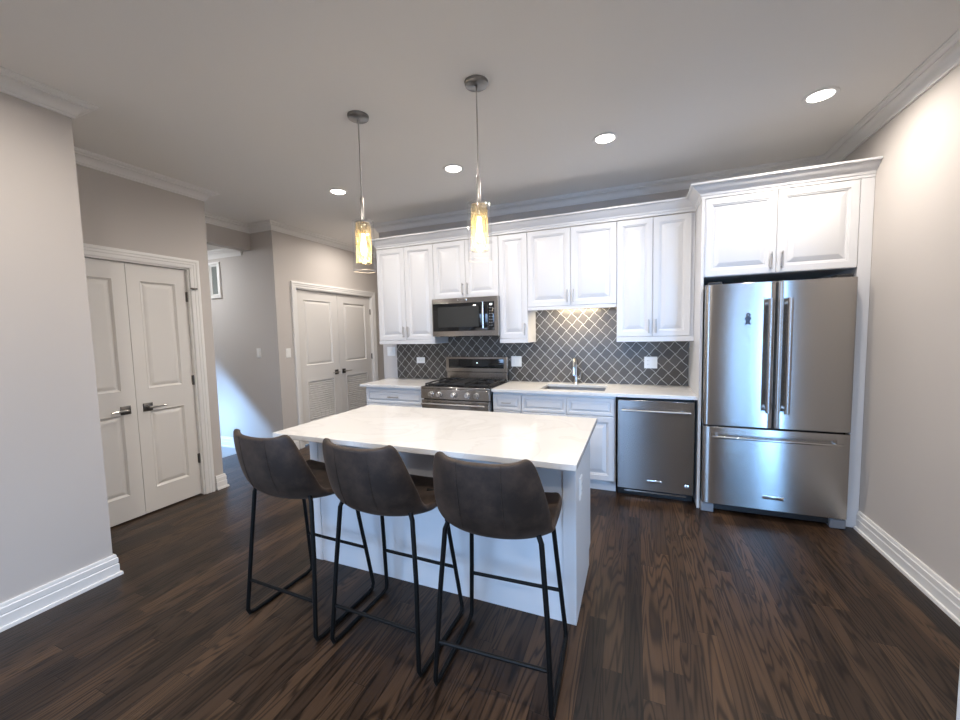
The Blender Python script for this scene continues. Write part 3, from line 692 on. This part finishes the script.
def fridge_handle(parent, a, b, st=.055, r=.0165):
    A_, B_ = Vector(a), Vector(b); d = (B_-A_).normalized(); off = Vector((0,-st,0)); mb = MB()
    mb.tube([A_+off, A_.lerp(B_,.5)+off, B_+off], r, 14)
    for P in (A_ + d*.035, B_ - d*.035): mb.tube([P + Vector((0,.006,0)), P+off], r*.9, 10)
    return obj('handle', mb, M['steel'], parent)
fridge_handle(dl, (.430, yf, .835), (.430, yf, 1.672)); fridge_handle(dr, (.545, yf, .835), (.545, yf, 1.672))
fridge_handle(fd, (.085, yf, .630), (.875, yf, .630), .05, .010)
mb = MB(); mb.rings(.425, .560, .168, .194, [(0,0),(0,.003),(.002,.004)], TF(yf)); b = obj('badge', mb, M['chrome'], fd)
text('badge_lettering', 'KitchenAid', .021, (.4925, yf-.0045, .181), M['black'], b)
obj('toe_grille', MB().box(x0+.02, x1-.02, -.690, -.660, .022, .078), M['black'], t)
for fx0, fx1 in ((x0-.004, x0+.085), (x1-.09, x1+.003)):
    obj('foot_cover', MB().box(fx0, fx1, -.720, -.62, .0, .070), M['grayfoot'], t, bevel=.008)
for a in (x0+.02, x1-.11): obj('hinge_cover', MB().box(a, a+.09, -.72, -.62, 1.796, 1.818), M['black'], t, bevel=.004)
# little magnet figure
mx, mz, my = .302, 1.525, yf - .003
t = thing('magnet', (mx, yf, mz-.03), 'tiny dark figure-shaped magnet on the left refrigerator door', 'magnet')
obj('figure_head', MB().lathe([(.006,my+.002),(.014,my+.002),(.014,my-.004),(.012,my-.006),(.006,my-.006),(.006,my+.002)], (mx+.003, 0, mz+.034), 'y', 18, False), M['darkmark'], t)
obj('figure_body', MB().prism([(mx-.007,mz+.022),(mx-.018,mz+.012),(mx-.019,mz-.001),(mx-.011,mz-.004),(mx-.010,mz-.026),(mx-.019,mz-.034),(mx-.017,mz-.040),(mx-.002,mz-.033),(mx,mz-.020),(mx+.004,mz-.033),(mx+.019,mz-.040),(mx+.021,mz-.034),(mx+.012,mz-.026),(mx+.013,mz-.004),(mx+.021,mz-.001),(mx+.022,mz+.012),(mx+.011,mz+.022)], TF(yf), -.002, .009), M['darkmark'], t, bevel=.001)

# ------------------------------------------------------------------ island
bx0, bx1, by0, by1 = -2.434, -.732, -2.31, -1.690
t = thing('kitchen_island', ((bx0+bx1)/2, -2.0, 0), 'white painted kitchen island cabinet under the quartz top', 'kitchen island')
obj('body', MB().box(bx0+.02, bx1-.02, by0+.012, by1-.022, .10, .883).box(bx0+.02, bx1-.02, by0+.012, by1-.075, 0, .10), M['cab'], t)
for a in (bx0, bx1-.065): obj('corner_stile', MB().box(a, a+.065, by0, by0+.012, 0, .883), M['cab'], t, bevel=.002)
def endp(x_0, x_1): return MB().prism([(by0+.012,0),(by1-.075,0),(by1-.075,.10),(by1,.10),(by1,.883),(by0+.012,.883)], lambda a, b, h: (h, a, b), x_0, x_1)
obj('end_panel', endp(bx1-.02, bx1), M['cab'], t, bevel=.0015); obj('end_panel', endp(bx0, bx0+.02), M['cab'], t, bevel=.0015)
obj('back_panel', MB().box(bx0+.065, bx1-.065, by0+.006, by0+.0125, 0, .883), M['cab'], t)
T_ = lambda a, b, h: (a, by1-.022+h, b)
for i in range(3):
    a0 = bx0 + .022 + i*.553; mb = MB(); mb.rings(a0, a0+.549, .112, .875, door_prof(.5,.7), T_); obj('door', mb, M['cab'], t, smooth=20)
tag(obj('worktop', MB().box(-2.4445, -.692, -2.569, -1.6545, .8845, .914), M['quartz'], bevel=.003, origin=(-1.57, -2.1, .8845)), 'large white quartz slab forming the island top', 'worktop')
plate('wall_outlet', 'outlet', TR(bx1), -2.16, .655, 'o', 'white vertical outlet on the right end of the island')

# ------------------------------------------------------------------ bar stools
def make_stool(label):
    t = thing('bar_stool', (0,0,0), label, 'bar stool', 'brown bar stools at the island')
    prof = [(-.279,1.000,.160,.012,.040),(-.278,.986,.180,.018,.048),(-.275,.945,.195,.020,.058),(-.267,.880,.207,.028,.072),(-.250,.800,.217,.042,.082),(-.224,.735,.225,.056,.080),(-.176,.690,.227,.050,.056),
            (-.098,.664,.228,.032,.028),(-.010,.657,.230,.026,.006),(.080,.665,.234,.024,.0),(.165,.683,.236,.022,.0),(.222,.698,.224,.018,-.006),(.242,.692,.202,.012,-.014)]
    n = 15; vs = []; fs = []
    for y, z, w, lift, fwd in prof:
        for i in range(n):
            s_ = -1 + 2*i/(n-1); e = abs(s_)**2.1
            vs.append((w*.975*math.sin(s_*1.25)/math.sin(1.25), y + fwd*e, z + .010 + lift*e))
    for j in range(len(prof)-1):
        for i in range(n-1): fs.append((j*n+i, j*n+i+1, (j+1)*n+i+1, (j+1)*n+i))
    sh = obj('seat_shell', MB().add(vs, fs), M['suede'], t, smooth=0)
    for p in sh.data.polygons: p.use_smooth = True
    m = sh.modifiers.new('thickness', 'SOLIDIFY'); m.thickness = .030; m.offset = 1; m.use_even_offset = True
    m = sh.modifiers.new('smooth', 'SUBSURF'); m.levels = 2; m.render_levels = 2
    # upright stitched seams on the back and a seam across the seat
    for sx in (-.085, .085):
        pts = []
        for j in range(6):
            y, z, w, lift, fwd = prof[j]; q0, q1 = prof[max(j-1, 0)], prof[j+1]; tv = Vector((q1[0]-q0[0], q1[1]-q0[1])).normalized()
            s_ = math.asin(max(-1, min(1, sx/(w*.975)*math.sin(1.25))))/1.25; e = abs(s_)**2.1
            pts.append((sx, y + fwd*e + tv.y*.0300, z + .010 + lift*e - tv.x*.0300))
        obj('seam', MB().tube(pts, .0016, 6), M['suede'], sh)
    r = .0105; LY, FY = -.214, .215
    for sx in (-1, 1):
        obj('leg', MB().tube([(sx*.145,-.148,.712),(sx*.170,-.150,.711),(sx*.188,-.154,.700),(sx*.200,-.160,.670),(sx*.222,-.180,.40),(sx*.240,LY+.002,.04),(sx*.241,LY+.012,.016),(sx*.241,LY+.045,r)], r, 12), M['blackmetal'], t)
        obj('leg', MB().tube([(sx*.11,.118,.684),(sx*.155,.122,.680),(sx*.182,.127,.662),(sx*.196,.134,.610),(sx*.218,.175,.32),(sx*.240,FY-.002,.04),(sx*.241,FY-.012,.016),(sx*.241,FY-.045,r)], r, 12), M['blackmetal'], t)
        obj('runner', MB().tube([(sx*.241,LY+.045,r),(sx*.241,0,r),(sx*.241,FY-.045,r)], r, 12), M['blackmetal'], t)
    obj('foot_rest', MB().tube([(-.233,-.194,.196),(0,-.194,.196),(.233,-.194,.196)], .0085, 10), M['blackmetal'], t)
    obj('foot_rest', MB().tube([(-.222,.182,.265),(0,.182,.265),(.222,.182,.265)], .0085, 10), M['blackmetal'], t)
    return t
st = make_stool('leftmost brown suede bar stool with black sled legs at the island')
st.location = (-2.116, -2.640, 0); st.rotation_euler.z = math.radians(-1.5)
dup(st, (-1.552, -2.634, 0), 'middle brown suede bar stool between two others at the island', math.radians(-1.0))
dup(st, (-.998, -2.640, 0), 'rightmost brown suede bar stool, nearest the refrigerator end of the island', math.radians(2.5))
